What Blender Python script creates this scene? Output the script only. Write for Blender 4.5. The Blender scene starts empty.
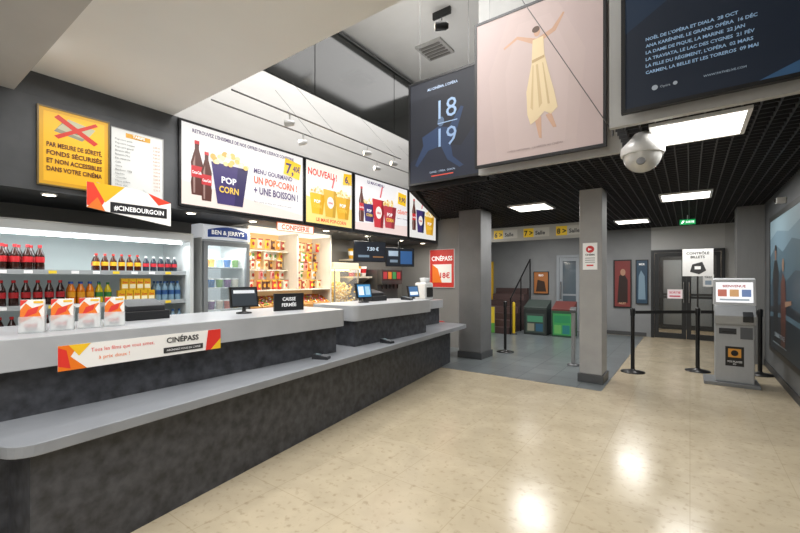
import bpy, math, random
from mathutils import Vector
random.seed(4)
PI=math.pi
sc=bpy.context.scene
col=sc.collection
def lin(h):
    v=[int(h[i:i+2],16)/255 for i in (0,2,4)]
    return tuple((c/12.92 if c<=.04045 else ((c+.055)/1.055)**2.4) for c in v)+(1,)
MC={}
def m(h,r=.5,me=0,e=0,a=1):
    k=(h,r,me,e,a)
    if k in MC: return MC[k]
    mt=bpy.data.materials.new('paint_'+h); mt.use_nodes=True
    nt=mt.node_tree; b=nt.nodes['Principled BSDF']
    c=lin(h)
    b.inputs['Base Color'].default_value=c
    b.inputs['Roughness'].default_value=r
    b.inputs['Metallic'].default_value=me
    if e:
        b.inputs['Emission Color'].default_value=c
        b.inputs['Emission Strength'].default_value=e
        if e>=.8: b.inputs['Base Color'].default_value=(c[0]*.25,c[1]*.25,c[2]*.25,1)
    if a<1:
        b.inputs['Alpha'].default_value=a
    elif not e:
        n=nt.nodes.new('ShaderNodeTexNoise'); n.inputs['Scale'].default_value=9
        mr=nt.nodes.new('ShaderNodeMapRange'); mr.inputs[3].default_value=.93; mr.inputs[4].default_value=1.07
        hs=nt.nodes.new('ShaderNodeHueSaturation'); hs.inputs['Color'].default_value=c
        nt.links.new(n.outputs[0],mr.inputs[0]); nt.links.new(mr.outputs[0],hs.inputs['Value'])
        nt.links.new(hs.outputs[0],b.inputs['Base Color'])
    MC[k]=mt
    return mt
def noisemat(name,c1,c2,scale,r,detail=6,bump=0,me=0):
    mt=bpy.data.materials.new(name); mt.use_nodes=True
    nt=mt.node_tree; b=nt.nodes['Principled BSDF']
    tc=nt.nodes.new('ShaderNodeTexCoord')
    n=nt.nodes.new('ShaderNodeTexNoise'); n.inputs['Scale'].default_value=scale; n.inputs['Detail'].default_value=detail
    nt.links.new(tc.outputs['Object'],n.inputs['Vector'])
    cr=nt.nodes.new('ShaderNodeValToRGB'); cr.color_ramp.elements[0].position=.32; cr.color_ramp.elements[1].position=.68
    cr.color_ramp.elements[0].color=lin(c1); cr.color_ramp.elements[1].color=lin(c2)
    nt.links.new(n.outputs[0],cr.inputs[0]); nt.links.new(cr.outputs[0],b.inputs['Base Color'])
    b.inputs['Roughness'].default_value=r; b.inputs['Metallic'].default_value=me
    return mt
def tilemat(name,c1,c2,cm,w,h,mortar,r,speck=None,off=0.0,r2=None):
    mt=bpy.data.materials.new(name); mt.use_nodes=True
    nt=mt.node_tree; b=nt.nodes['Principled BSDF']; L=nt.links
    tc=nt.nodes.new('ShaderNodeTexCoord')
    br=nt.nodes.new('ShaderNodeTexBrick'); br.inputs['Scale'].default_value=1
    br.offset=off
    br.inputs['Brick Width'].default_value=w; br.inputs['Row Height'].default_value=h
    br.inputs['Mortar Size'].default_value=mortar; br.inputs['Color1'].default_value=lin(c1)
    br.inputs['Color2'].default_value=lin(c2); br.inputs['Mortar'].default_value=lin(cm)
    L.new(tc.outputs['Object'],br.inputs['Vector'])
    n=nt.nodes.new('ShaderNodeTexNoise'); n.inputs['Scale'].default_value=3; n.inputs['Detail'].default_value=9
    n.inputs['Distortion'].default_value=1.2 if speck else 0
    L.new(tc.outputs['Object'],n.inputs['Vector'])
    mr=nt.nodes.new('ShaderNodeMapRange'); mr.inputs[1].default_value=.3;mr.inputs[2].default_value=.7;mr.inputs[3].default_value=.9; mr.inputs[4].default_value=1.05
    hs=nt.nodes.new('ShaderNodeHueSaturation')
    L.new(n.outputs[0],mr.inputs[0]); L.new(mr.outputs[0],hs.inputs['Value']); L.new(br.outputs['Color'],hs.inputs['Color'])
    last=hs.outputs[0]
    if speck:
        n2=nt.nodes.new('ShaderNodeTexNoise'); n2.inputs['Scale'].default_value=22; n2.inputs['Detail'].default_value=6
        L.new(tc.outputs['Object'],n2.inputs['Vector'])
        cr=nt.nodes.new('ShaderNodeValToRGB'); cr.color_ramp.elements[0].position=.56; cr.color_ramp.elements[1].position=.72
        cr.color_ramp.elements[0].color=(0,0,0,1); cr.color_ramp.elements[1].color=(.6,.6,.6,1)
        L.new(n2.outputs[0],cr.inputs[0])
        mx=nt.nodes.new('ShaderNodeMixRGB'); mx.inputs[2].default_value=lin(speck)
        L.new(cr.outputs[0],mx.inputs[0]); L.new(last,mx.inputs[1]); last=mx.outputs[0]
        mr2=nt.nodes.new('ShaderNodeMapRange'); mr2.inputs[1].default_value=.3;mr2.inputs[2].default_value=.7;mr2.inputs[3].default_value=r-.03; mr2.inputs[4].default_value=r+.05
        L.new(n.outputs[0],mr2.inputs[0]); L.new(mr2.outputs[0],b.inputs['Roughness'])
    else: b.inputs['Roughness'].default_value=r
    L.new(last,b.inputs['Base Color'])
    return mt
TC={}
def tmesh(s,bold):
    k=(s,bold)
    if k in TC: return TC[k]
    cu=bpy.data.curves.new('t','FONT'); cu.body=s; cu.resolution_u=2
    if bold: cu.offset=.028
    ob=bpy.data.objects.new('t',cu); col.objects.link(ob)
    dg=bpy.context.evaluated_depsgraph_get()
    me=bpy.data.meshes.new_from_object(ob.evaluated_get(dg))
    vs=[tuple(v.co) for v in me.vertices]; fs=[tuple(p.vertices) for p in me.polygons]
    bpy.data.objects.remove(ob); bpy.data.curves.remove(cu); bpy.data.meshes.remove(me)
    TC[k]=(vs,fs); return TC[k]
class MB:
    def __init__(s): s.v=[];s.f=[];s.fm=[];s.ms=[];s.sm=[]
    def mi(s,mt):
        if mt not in s.ms: s.ms.append(mt)
        return s.ms.index(mt)
    def add(s,vs,fs,mt,smooth=False):
        o=len(s.v); s.v+=vs; i=s.mi(mt)
        for f in fs: s.f.append(tuple(a+o for a in f)); s.fm.append(i); s.sm.append(smooth)
        return s
    def box(s,x0,x1,y0,y1,z0,z1,mt):
        vs=[(x0,y0,z0),(x1,y0,z0),(x1,y1,z0),(x0,y1,z0),(x0,y0,z1),(x1,y0,z1),(x1,y1,z1),(x0,y1,z1)]
        return s.add(vs,[(0,3,2,1),(4,5,6,7),(0,1,5,4),(1,2,6,5),(2,3,7,6),(3,0,4,7)],mt)
    def prism(s,pts,z0,z1,mt):
        a=sum(pts[i][0]*pts[(i+1)%len(pts)][1]-pts[(i+1)%len(pts)][0]*pts[i][1] for i in range(len(pts)))
        if a<0: pts=pts[::-1]
        n=len(pts); vs=[(x,y,z0) for x,y in pts]+[(x,y,z1) for x,y in pts]
        fs=[tuple(range(n-1,-1,-1)),tuple(range(n,2*n))]+[(i,(i+1)%n,n+(i+1)%n,n+i) for i in range(n)]
        return s.add(vs,fs,mt)
    def xprism(s,pts,x0,x1,mt):
        a=sum(pts[i][0]*pts[(i+1)%len(pts)][1]-pts[(i+1)%len(pts)][0]*pts[i][1] for i in range(len(pts)))
        if a<0: pts=pts[::-1]
        n=len(pts); vs=[(x0,y,z) for y,z in pts]+[(x1,y,z) for y,z in pts]
        fs=[tuple(range(n-1,-1,-1)),tuple(range(n,2*n))]+[(i,(i+1)%n,n+(i+1)%n,n+i) for i in range(n)]
        return s.add(vs,fs,mt)
    def lathe(s,prof,mt,c=(0,0,0),seg=14,axis='z'):
        vs=[];n=len(prof)
        for i in range(seg):
            a=2*PI*i/seg
            for r,z in prof:
                x,y=r*math.cos(a),r*math.sin(a)
                if axis=='z': p=(x,y,z)
                elif axis=='y': p=(x,z,-y)
                else: p=(z,x,y)
                vs.append((p[0]+c[0],p[1]+c[1],p[2]+c[2]))
        fs=[]
        for i in range(seg):
            j=(i+1)%seg
            for k in range(n-1):
                fs.append((i*n+k,j*n+k,j*n+k+1,i*n+k+1))
        s.add(vs,fs,mt,True)
        o=[i*n for i in range(seg)]
        if prof[0][0]>1e-5: s.add([vs[i] for i in o],[tuple(range(seg-1,-1,-1))],mt)
        if prof[-1][0]>1e-5: s.add([vs[i+n-1] for i in o],[tuple(range(seg))],mt)
        return s
    def tube(s,a,b,r,mt,seg=8):
        a=Vector(a);b=Vector(b);d=(b-a).normalized()
        u=d.orthogonal().normalized();w=d.cross(u)
        vs=[]
        for p in (a,b):
            for i in range(seg):
                t=2*PI*i/seg; q=p+u*math.cos(t)*r+w*math.sin(t)*r; vs.append(tuple(q))
        fs=[(i,(i+1)%seg,seg+(i+1)%seg,seg+i) for i in range(seg)]
        s.add(vs,fs,mt,True)
        s.add(vs,[tuple(range(seg-1,-1,-1)),tuple(range(seg,2*seg))],mt)
        return s
    def flat(s,els,y,e=0,step=.0005,rr=.45):
        for el in els:
            y-=step; k=el[0]
            if k=='r':
                _,x,z,w,h,c=el; s.add([(x,y,z),(x+w,y,z),(x+w,y,z+h),(x,y,z+h)],[(0,1,2,3)],m(c,rr,0,e))
            elif k=='e':
                _,x,z,rx,rz,c=el; n=24
                s.add([(x+rx*math.cos(2*PI*i/n),y,z+rz*math.sin(2*PI*i/n)) for i in range(n)],[tuple(range(n))],m(c,rr,0,e))
            elif k=='p':
                _,pts,c=el
                a=sum(pts[i][0]*pts[(i+1)%len(pts)][1]-pts[(i+1)%len(pts)][0]*pts[i][1] for i in range(len(pts)))
                if a<0: pts=pts[::-1]
                s.add([(p[0],y,p[1]) for p in pts],[tuple(range(len(pts)))],m(c,rr,0,e))
            elif k=='t':
                _,tx,x,z,h,c,al,mw,bold=(el+(None,)*9)[:9]
                vs,fs=tmesh(tx,bool(bold))
                if not vs: continue
                sc_=h/.72; mn=min(v[0] for v in vs);mxx=max(v[0] for v in vs); wd=(mxx-mn)*sc_
                sx=sc_
                if mw and wd>mw: sx=sc_*mw/wd; wd=mw
                ox=x-(wd/2 if al=='c' else wd if al=='R' else 0)
                s.add([(ox+(v[0]-mn)*sx,y,z+v[1]*sc_) for v in vs],fs,m(c,rr,0,e))
        return s
    def mesh(s,name):
        me=bpy.data.meshes.new(name); me.from_pydata(s.v,[],s.f)
        for t in s.ms: me.materials.append(t)
        me.polygons.foreach_set('material_index',s.fm); me.polygons.foreach_set('use_smooth',s.sm)
        me.update(); return me
def thing(name,label,cat,loc=(0,0,0),rot=0,group=None):
    o=bpy.data.objects.new(name,None); o.empty_display_size=.1
    col.objects.link(o); o.location=loc; o.rotation_euler=(0,0,rot)
    o['label']=label;o['category']=cat
    if group:o['group']=group
    return o
def part(root,name,mb,bevel=0,label=None,seg=2):
    o=bpy.data.objects.new(name,mb.mesh(name)); col.objects.link(o); o.parent=root
    if bevel:
        b=o.modifiers.new('b','BEVEL'); b.width=bevel;b.segments=seg;b.limit_method='ANGLE'
    if label:o['label']=label
    return o
def solo(name,mb,label,cat,loc=(0,0,0),rot=0,group=None,bevel=0):
    o=bpy.data.objects.new(name,mb.mesh(name)); col.objects.link(o); o.location=loc;o.rotation_euler=(0,0,rot)
    o['label']=label;o['category']=cat
    if group:o['group']=group
    if bevel:
        b=o.modifiers.new('b','BEVEL'); b.width=bevel;b.segments=2;b.limit_method='ANGLE'
    return o
def struct(name,mb,bevel=0):
    o=bpy.data.objects.new(name,mb.mesh(name)); col.objects.link(o); o['kind']='structure'
    return o
def dup(o,loc,rot=None,label=None):
    def rec(src,par):
        n=src.copy(); col.objects.link(n)
        if par: n.parent=par; n.matrix_parent_inverse=src.matrix_parent_inverse.copy()
        for c in src.children: rec(c,n)
        return n
    n=rec(o,None); n.location=loc
    if rot is not None: n.rotation_euler=(0,0,rot)
    if label: n['label']=label
    return n
def panel(name,label,cat,loc,rot,w,h,bg,els,e=0,frame='1b1b1d',fw=.02,th=.03,group=None,rr=.45,fr=.4):
    R=thing(name,label,cat,loc,rot,group)
    f=m(frame,fr)
    if fw>0:
        b=MB().box(-fw,w+fw,-th-.006,0,-fw,0,f).box(-fw,w+fw,-th-.006,0,h,h+fw,f).box(-fw,0,-th-.006,0,0,h,f).box(w,w+fw,-th-.006,0,0,h,f)
        part(R,'frame',b)
    mb=MB().box(0,w,-th,-.001,0,h,m(bg,rr,0,e)); mb.flat(els,-th,e,rr=rr)
    part(R,'printed_face',mb)
    return R

# ---------------- SHELL ----------------
stone=tilemat('stone_floor','beb198','bbae94','b0a389',.6,.6,.003,.19,'94866c')
slate=tilemat('grey_tile','737a7c','6a7073','4b5052',.42,.42,.006,.28)
white=noisemat('white_plaster','dcdcda','e2e2e0',2,.6)
soff=noisemat('soffit_paint','eaeae8','eeeeec',1.5,.6)
greyw=noisemat('grey_wall','5c5f62','66696c',2,.5)
hallw=noisemat('hall_grey_wall','86888a','909293',2,.6)
darkw=noisemat('dark_bulkhead','45474a','525457',4,.6)
conc=noisemat('dark_concrete_laminate','2e2f33','505258',14,.45,14)
blackp=m('0b0b0c',.8)
slabm=noisemat('pale_grey_solid_surface','a9acb0','b3b6ba',3,.35)
ledgem=noisemat('grey_solid_surface','888c92','94989e',3,.3)
struct('floor',MB().box(-6.7,1.3,-2.6,14.4,-.1,0,stone))
struct('floor.001',MB().box(-6.4,-.95,5.85,11.9,.0,.004,slate))
struct('wall_right',MB().box(1.05,1.25,-2.5,12.0,0,5.6,greyw))
struct('wall_back',MB().box(-6.7,-.8,12,12.2,0,3.0,hallw).box(.66,1.05,12,12.2,0,3.0,m('b8b8b6')).box(-.8,.66,12,12.2,2.2,3.0,m('c8c8c6')))
struct('wall_vestibule',MB().box(-1.0,-.8,12.2,14.2,0,3,m('a4988a')).box(.66,.86,12.2,14.2,0,3,m('a4988a')).box(-1.0,.86,14.2,14.4,0,3,m('6a6460')).box(-.8,.66,12.2,14.2,2.6,3,white))
struct('wall_left',MB().box(-5.7,-5.5,-2.5,7.65,0,5.6,m('8a8884',.6)))
struct('wall_left.001',MB().box(-6.7,-6.5,7.75,12,0,3.0,hallw))
struct('wall_end',MB().box(-6.7,-4.0,7.65,7.75,0,3.0,m('8f8e8c',.6)))
struct('wall_front',MB().box(-5.7,1.25,-2.6,-2.5,0,5.6,white))
struct('ceiling',MB().box(-5.7,1.25,-2.6,8.1,5.5,5.6,white))
struct('ceiling.001',MB().box(-5.5,1.05,.8,2.05,3.25,5.5,soff))
struct('ceiling.002',MB().box(-5.5,1.05,-2.5,.8,3.05,5.5,noisemat('beam_paint','b5b4b2','bdbcba',2,.6)))
struct('wall_upper',MB().box(-5.5,1.05,8,8.1,3.0,5.5,m('b4b3b0',.6)))
struct('wall_bulkhead',MB().prism([(-5.5,-2.5),(-4.5,-2.5),(-4.5,7.6),(-5.5,7.6)],2.25,3.049,darkw))
struct('wall_bulkhead.001',MB().box(-5.5,-4.5,.8,7.6,3.05,3.25,darkw))
struct('wall_bulkhead.002',MB().prism([(-5.2,2.05),(-4.5,2.05),(-4.5,8),(-5.2,8)],3.251,4.2,m('cfcecc',.6)))
pl=[(-.55,3.82),(1.05,3.82),(1.05,12),(-6.5,12),(-6.5,7.75),(-4.45,7.65),(-3.25,4.85),(-2.1,4.85),(-2.1,4.6),(-.55,4.6)]
struct('ceiling.003',MB().prism(pl,3.0,3.08,blackp))
struct('trim_1',MB().box(-.55,1.05,3.76,3.82,2.76,5.5,m('b0b0ae',.6)))
struct('trim_2',MB().box(-2.1,-.55,4.54,4.6,2.76,5.5,m('b0b0ae',.6)))
struct('trim_3',MB().box(-3.25,-2.1,4.79,4.85,2.76,3.1,blackp))
struct('trim_4',MB().prism([(-3.25,4.79),(-3.25,4.86),(-4.43,7.6),(-4.49,7.6),(-3.31,4.79)],2.76,3.1,blackp))
g=MB(); gm=m('242426',.45)
def xl(y):
    if y<4.6:return -.55
    if y<4.85:return -2.1
    if y<7.75:return -3.22-(y-4.85)*(1.2/2.75)
    return -6.5
def ys(x):
    if x>-.55:return 3.82
    if x>-2.1:return 4.6
    if x>-3.25:return 4.85
    if x>-4.45:return 4.85+(-3.22-x)*2.75/1.2
    return 7.75
y=3.95
while y<12: g.box(xl(y)+.02,1.05,y,y+.012,2.78,2.82,gm); y+=.11
x=-6.4
while x<1.05: g.box(x,x+.012,ys(x)+.02,12,2.78,2.82,gm); x+=.11
struct('ceiling.004',g)
struct('baseboard_right',MB().box(1.035,1.05,-2.5,9.3,0,.1,m('3a3b3d',.5)))
struct('baseboard_back',MB().box(-6.5,-.9,11.985,12,0,.1,m('4a4b4d',.5)))

R=thing('glass_balustrade','dark reflective glass balustrade panels above the white bulkhead','balustrade',(-4.5,2.1,4.2),PI/2)
for i in range(3):
    part(R,'glass_pane',MB().box(i*1.96+.008,i*1.96+1.952,0,.02,.02,1.15,m('1c1d1c',.12)))
part(R,'handrail',MB().box(0,5.88,-.02,.05,1.16,1.2,m('6d6f70',.3,.8)))
R=thing('ceiling_vent','square white ceiling air vent in the upper ceiling','vent',(-3.6,6.0,5.44))
b=MB().box(-.25,.25,-.25,.25,.02,.06,m('b4b3b0',.5))
for i in range(5): b.box(-.2,.2,-.2+i*.09,-.16+i*.09,0,.02,m('7a7874',.5))
part(R,'grille',b)

def troffer(x,y):
    R=thing('ceiling_light_panel','square glowing white recessed light panel in the black grid ceiling','ceiling light',(x,y,2.755),0,'square ceiling light panels')
    f=m('dddddd',.4)
    b=MB().box(-.33,.33,-.33,-.3,0,.025,f).box(-.33,.33,.3,.33,0,.025,f).box(-.33,-.3,-.3,.3,0,.025,f).box(.3,.33,-.3,.3,0,.025,f)
    part(R,'frame',b)
    part(R,'diffuser',MB().box(-.3,.3,-.3,.3,.005,.024,m('fffaf0',.5,0,5)))
    return R
tl=[(.05,4.25),(-.06,7.6),(-2.3,7.2),(-1.05,10.3),(-4.6,8.3),(-3.4,10.2)]
t0=troffer(*tl[0])
for p in tl[1:]: dup(t0,(p[0],p[1],2.755))

def column(x0,x1,y0,y1,c1,label):
    R=thing('column',label,'column',((x0+x1)/2,(y0+y1)/2,0.004))
    w=(x1-x0)/2;d=(y1-y0)/2
    part(R,'shaft',MB().box(-w,w,-d,d,.12,2.77,c1),.01)
    part(R,'base_trim',MB().box(-w-.02,w+.02,-d-.02,d+.02,0,.12,m('4b4d4f',.4)),.005)
    return R
column(-3.55,-3.1,6.8,7.28,noisemat('column_dark','6a6b6c','767778',3,.5),'dark grey square column standing on grey floor tiles')
column(-1.3,-1.0,6.22,6.62,noisemat('column_light','9a9a9a','a6a6a5',3,.5),'light grey square column with a dark base')
struct('wall_pillar',MB().box(.68,1.049,9.3,9.8,0,2.77,m('7c7d7d',.5)))

# ---------------- COUNTER ----------------
R=thing('service_counter','long dark concrete-look counter base running along the snack bar','counter',(0,0,0))
part(R,'base',MB().prism([(-3.05,-.3),(-3.05,.52),(-2.6,.52),(-3.45,6.28),(-3.93,6.28),(-3.93,-.3)],0,.64,conc))
def arc(cx,cy,r,a0,a1,n=6): return [(cx+r*math.cos(math.radians(a0+(a1-a0)*i/n)),cy+r*math.sin(math.radians(a0+(a1-a0)*i/n))) for i in range(n+1)]
lp=[(-3.07,-.3),(-3.07,.42)]+arc(-2.68,.55,.13,-90,5)+arc(-3.24,6.2,.13,5,90)+[(-3.95,6.33),(-3.95,-.3)]
solo('counter_ledge',MB().prism(lp,.64,.70,ledgem),'long grey customer ledge with rounded corners on the dark counter','counter ledge',bevel=.004)
R=thing('till_counter','upper dark slate tier of the counter standing on the ledge','counter',(0,0,.70))
part(R,'upper_body',MB().box(-3.8,-3.1,-.3,3.1,0,.285,conc))
wp=[(-3.85,-.3),(-3.0,-.3)]+arc(-3.08,3.08,.08,0,90)+[(-3.85,3.16)]
solo('worktop',MB().prism(wp,.985,1.165,slabm),'thick pale grey worktop slab on the long counter','worktop',bevel=.005)
R=thing('raised_counter','raised pale grey till counter with dark front beyond the worktop','counter',(0,0,.70))
part(R,'body',MB().box(-3.75,-3.15,3.45,5.0,0,.3,conc))
part(R,'top_slab',MB().prism([(-3.8,3.4)]+arc(-3.18,3.48,.08,-90,0)+arc(-3.18,5.02,.08,0,90)+[(-3.8,5.1)],.3,.48,slabm),.005)
R=thing('end_counter','small pale grey end counter at the last till','counter',(0,0,.70))
part(R,'body',MB().box(-3.9,-3.6,5.3,6.15,0,.28,conc))
part(R,'top_slab',MB().prism([(-3.93,5.2)]+arc(-3.6,5.28,.08,-90,0)+arc(-3.6,6.12,.08,0,90)+[(-3.93,6.2)],.28,.42,slabm),.005)

# ---------------- MENU BOARDS ----------------
W='ffffff'
def cup(x,z,s,c='c8323a'):
    return [('p',[(x-.1*s,z),(x+.1*s,z),(x+.15*s,z+.42*s),(x-.15*s,z+.42*s)],c),('p',[(x+.04*s,z),(x+.1*s,z),(x+.15*s,z+.42*s),(x+.07*s,z+.42*s)],'8a1c26' if c[0]=='c' else ('c89a30' if c[0]=='e' else '18224a')),('e',x,z+.22*s,.07*s,.09*s,'f4ece4'),('t','ciné',x,z+.2*s,.04*s,'c8323a','c',.1*s,1),('r',x-.16*s,z+.41*s,.32*s,.035*s,'f2f2f2'),('p',[(x+.02*s,z+.445*s),(x+.05*s,z+.445*s),(x+.1*s,z+.62*s),(x+.07*s,z+.62*s)],'d8606a')]
def bucket(x,z,s,c='43366e',c2='332a58'):
    e=[('p',[(x-.13*s,z),(x+.13*s,z),(x+.19*s,z+.38*s),(x-.19*s,z+.38*s)],c),('p',[(x+.04*s,z),(x+.13*s,z),(x+.19*s,z+.38*s),(x+.08*s,z+.38*s)],c2)]
    rs=random.Random(int(x*1000))
    for i in range(26):
        a=rs.uniform(-1,1); e.append(('e',x+a*.175*s,z+(.385+rs.random()*.12*(1-abs(a)*.6))*s,.026*s,.022*s,rs.choice(['f0dba0','faf0cc','e6c476','f6e6b4','d9b264'])))
    e+=[('t','POP',x-.02*s,z+.2*s,.06*s,W,'c',.2*s,1),('t','CORN',x-.02*s,z+.11*s,.06*s,'f0c850','c',.2*s,1)]
    return e
def cola(x,z,s):
    return [('p',[(x-.06*s,z),(x+.06*s,z),(x+.07*s,z+.14*s),(x+.055*s,z+.24*s),(x+.07*s,z+.36*s),(x+.025*s,z+.52*s),(x+.025*s,z+.6*s),(x-.025*s,z+.6*s),(x-.025*s,z+.52*s),(x-.07*s,z+.36*s),(x-.055*s,z+.24*s),(x-.07*s,z+.14*s)],'5a3028'),('p',[(x-.04*s,z+.02*s),(x-.02*s,z+.02*s),(x-.02*s,z+.45*s),(x-.045*s,z+.36*s)],'a08078'),('r',x-.065*s,z+.2*s,.13*s,.13*s,'c8343a'),('r',x-.028*s,z+.58*s,.056*s,.04*s,'c8343a'),('t','Coca-Cola',x,z+.24*s,.035*s,W,'c',.11*s,1)]
BX=-4.499
OR='e8603a'; PU='4a3568'
els=[('r',0,0,1.68,.9,'f0edeb'),('p',[(0,0),(1.68,0),(1.68,.08),(0,.26)],'f2e2d8'),('t',"RETROUVEZ L'ENSEMBLE DE NOS OFFRES DANS L'ESPACE CONFISERIE",.82,.81,.04,'5a4a70','c',1.4,1)]+cola(.17,.12,.98)+cola(.28,.07,.9)+bucket(.57,.06,1.25)+[
 ('t','MENU GOURMAND',.88,.52,.06,PU,None,.6,1),('t','UN POP-CORN !',.88,.39,.09,OR,None,.68,1),('t','+ UNE BOISSON !',.88,.26,.09,PU,None,.7,1),
 ('t','Selon points de vente, voir conditions en caisse',.88,.15,.022,'777777',None,.6),
 ('p',[(1.33,.6),(1.6,.56),(1.63,.78),(1.36,.82)],'f6c71e'),('t','7,',1.37,.62,.14,PU,None,.13,1),('t','40€',1.49,.66,.08,PU,None,.12,1)]
panel('menu_board','wide backlit white menu board with popcorn bucket, cola and price','menu board',(BX,2.12,2.31),PI/2,1.68,.9,'f0edeb',els,.88,fw=.022,group='backlit menu boards')
els=[('r',0,0,.96,.9,'f4f0e6'),('p',[(0,0),(.96,0),(.96,.3),(0,.38)],'f6e08a'),('t','NOUVEAU !',.33,.7,.1,'e03a30','c',.58,1)]+bucket(.22,.14,.8,'f0c030','dca41c')+cup(.47,.12,1.0,'e0b23c')+bucket(.74,.12,.9,'e8b030','d09a20')+[('p',[(.72,.66),(.92,.68),(.92,.86),(.74,.84)],'f4c01a'),('t','6,',.82,.7,.11,PU,'c',None,1),('t','LE MAXI POP-CORN',.48,.03,.05,'e03a30','c',.7,1)]
panel('menu_board','backlit yellow and white menu board announcing a new popcorn','menu board',(BX,3.86,2.31),PI/2,.96,.9,'f4f0e6',els,.88,fw=.02,group='backlit menu boards')
els=[('r',0,0,1.5,.9,'efedee'),('p',[(0,0),(1.5,0),(1.5,.2),(0,.12)],'eed9d4')]+cola(.16,.14,.95)+bucket(.36,.16,.8)+cup(.6,.08,1.2)+bucket(.92,.1,1.05,'b8404a','90303a')+[('t','LE MAXI MENU',.5,.8,.05,PU,'c',.8,1),('t','GÉANT',1.29,.4,.07,OR,'c',.34,1),('p',[(1.14,.58),(1.4,.56),(1.42,.78),(1.16,.8)],'f6c71e'),('t','9,90',1.28,.63,.09,PU,'c',.22,1),('t','pop-corn + boisson',1.28,.3,.03,PU,'c',.34)]
panel('menu_board','backlit menu board with red cola cup and popcorn','menu board',(BX,4.90,2.31),PI/2,1.5,.9,'efedee',els,.88,fw=.02,group='backlit menu boards')
els=[('r',0,0,1.0,.9,'ecebe7')]+cola(.16,.15,1.0)+cup(.4,.12,1.1,'43366e')+bucket(.74,.1,1.0,'e8b030','d09a20')+[('t','MENU ENFANT',.5,.8,.05,OR,'c',.7,1),('p',[(.72,.64),(.92,.66),(.9,.76),(.7,.74)],'7fbe5a')]
panel('menu_board','backlit menu board with purple cup and yellow popcorn','menu board',(BX,6.48,2.31),PI/2,1.0,.9,'ecebe7',els,.88,fw=.02,group='backlit menu boards')
els=[('r',.03,.03,.44,.6,'f2b71c'),('p',[(.1,.47),(.3,.43),(.38,.53),(.17,.58)],'8a8a74'),('p',[(.12,.5),(.33,.45),(.4,.56),(.2,.6)],'b7b597'),('e',.26,.51,.035,.03,'77775f'),
 ('p',[(.1,.43),(.13,.41),(.42,.6),(.4,.62)],'c8301e'),('p',[(.1,.59),(.13,.62),(.42,.44),(.39,.41)],'c8301e')]
for i,t in enumerate(['PAR MESURE DE SÛRETÉ,','FONDS SÉCURISÉS','ET NON ACCESSIBLES','DANS VOTRE CINÉMA']): els.append(('t',t,.25,.33-i*.07,.04,'5a2a10','c',.4,1))
panel('notice_board','yellow safety notice with crossed-out banknotes on the dark bulkhead','notice',(BX,.95,2.31),PI/2,.5,.66,'d9a21a',els,.08,frame='6d5a2a',fw=.012,th=.02)
els=[('r',0,0,.46,.64,'dcdedc'),('r',.12,.57,.22,.045,'d8a030')]
for i in range(13):
    els+=[('t',['Pop-corn petit','Pop-corn moyen','Pop-corn grand','Boisson 50cl','Boisson 75cl','Eau minérale','Café','Glace','Bonbons 100g','Nachos','Chocolat','Menu enfant','Menu duo'][i],.03,.53-i*.037,.018,'555555'),('t','%d,%d0 €'%(2+i%6,i%9),.43,.53-i*.037,.018,'b06a10','R')]
els.append(('t','TARIFS',.23,.58,.026,W,'c',.2,1))
panel('price_list','white printed price list sheet beside the yellow notice','price list',(BX,1.48,2.31),PI/2,.46,.64,'dcdedc',els,.05,frame='9a9a9a',fw=.006,th=.012)
els=[('p',[(0,.1),(.72,.0),(.72,.24),(.4,.33),(0,.33)],'f4f2ee'),('p',[(0,.12),(.1,.1),(.22,.33),(0,.33)],'e8402a'),('p',[(.05,.33),(.3,.33),(.14,.16)],'f3b61e'),('p',[(.5,.31),(.72,.24),(.6,.2)],'e8402a'),('p',[(.0,.1),(.14,.08),(.08,.2)],'e87a2a'),('r',.18,.075,.5,.1,'1c1b1f'),('t','#CINEBOURGOIN',.43,.103,.045,W,'c',.44,1)]
R=thing('hanging_sign','white cut-out sign with red and yellow shapes below the notices','sign',(-4.40,1.26,2.04),PI/2)
part(R,'printed_face',MB().flat(els,-.004,.15).add([(0,0,.1),(0,0,.33),(.4,0,.33),(.72,0,.24),(.72,0,.0)],[(0,1,2,3,4)],m('d8d6d0')))
part(R,'hanger',MB().tube((.1,0.0,.33),(.1,.0999,.36),.003,m('cccccc')));part(R,'hanger',MB().tube((.5,0,.3),(.5,.0999,.36),.003,m('cccccc')))
els=[('r',0,0,.62,.1,'f4e9dc'),('t','CONFISERIE',.31,.018,.066,'e0481e','c',.58,1)]
R=panel('shop_sign','thin pale sign with orange-red lettering under the menu boards','sign',(-4.44,3.34,2.14),PI/2,.62,.1,'f4e9dc',els,.4,frame='d8602a',fw=.006,th=.01)
def dl(x,y,z):
    R=thing('downlight','small round recessed downlight glowing under the dark bulkhead','downlight',(x,y,z),0,'bulkhead downlights')
    part(R,'rim',MB().lathe([(.055,.0),(.06,.01),(.06,.012)],m('dddddd',.3),seg=20))
    part(R,'lamp_disc',MB().lathe([(.045,-.002),(.045,-.0005)],m('fff3d8',.5,0,10),seg=20))
    return R
d0=dl(-4.62,1.05,2.237)
for yy in (2.3,3.1,4.4,5.4,6.4,7.2): dup(d0,(-4.62,yy,2.237))

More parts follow.
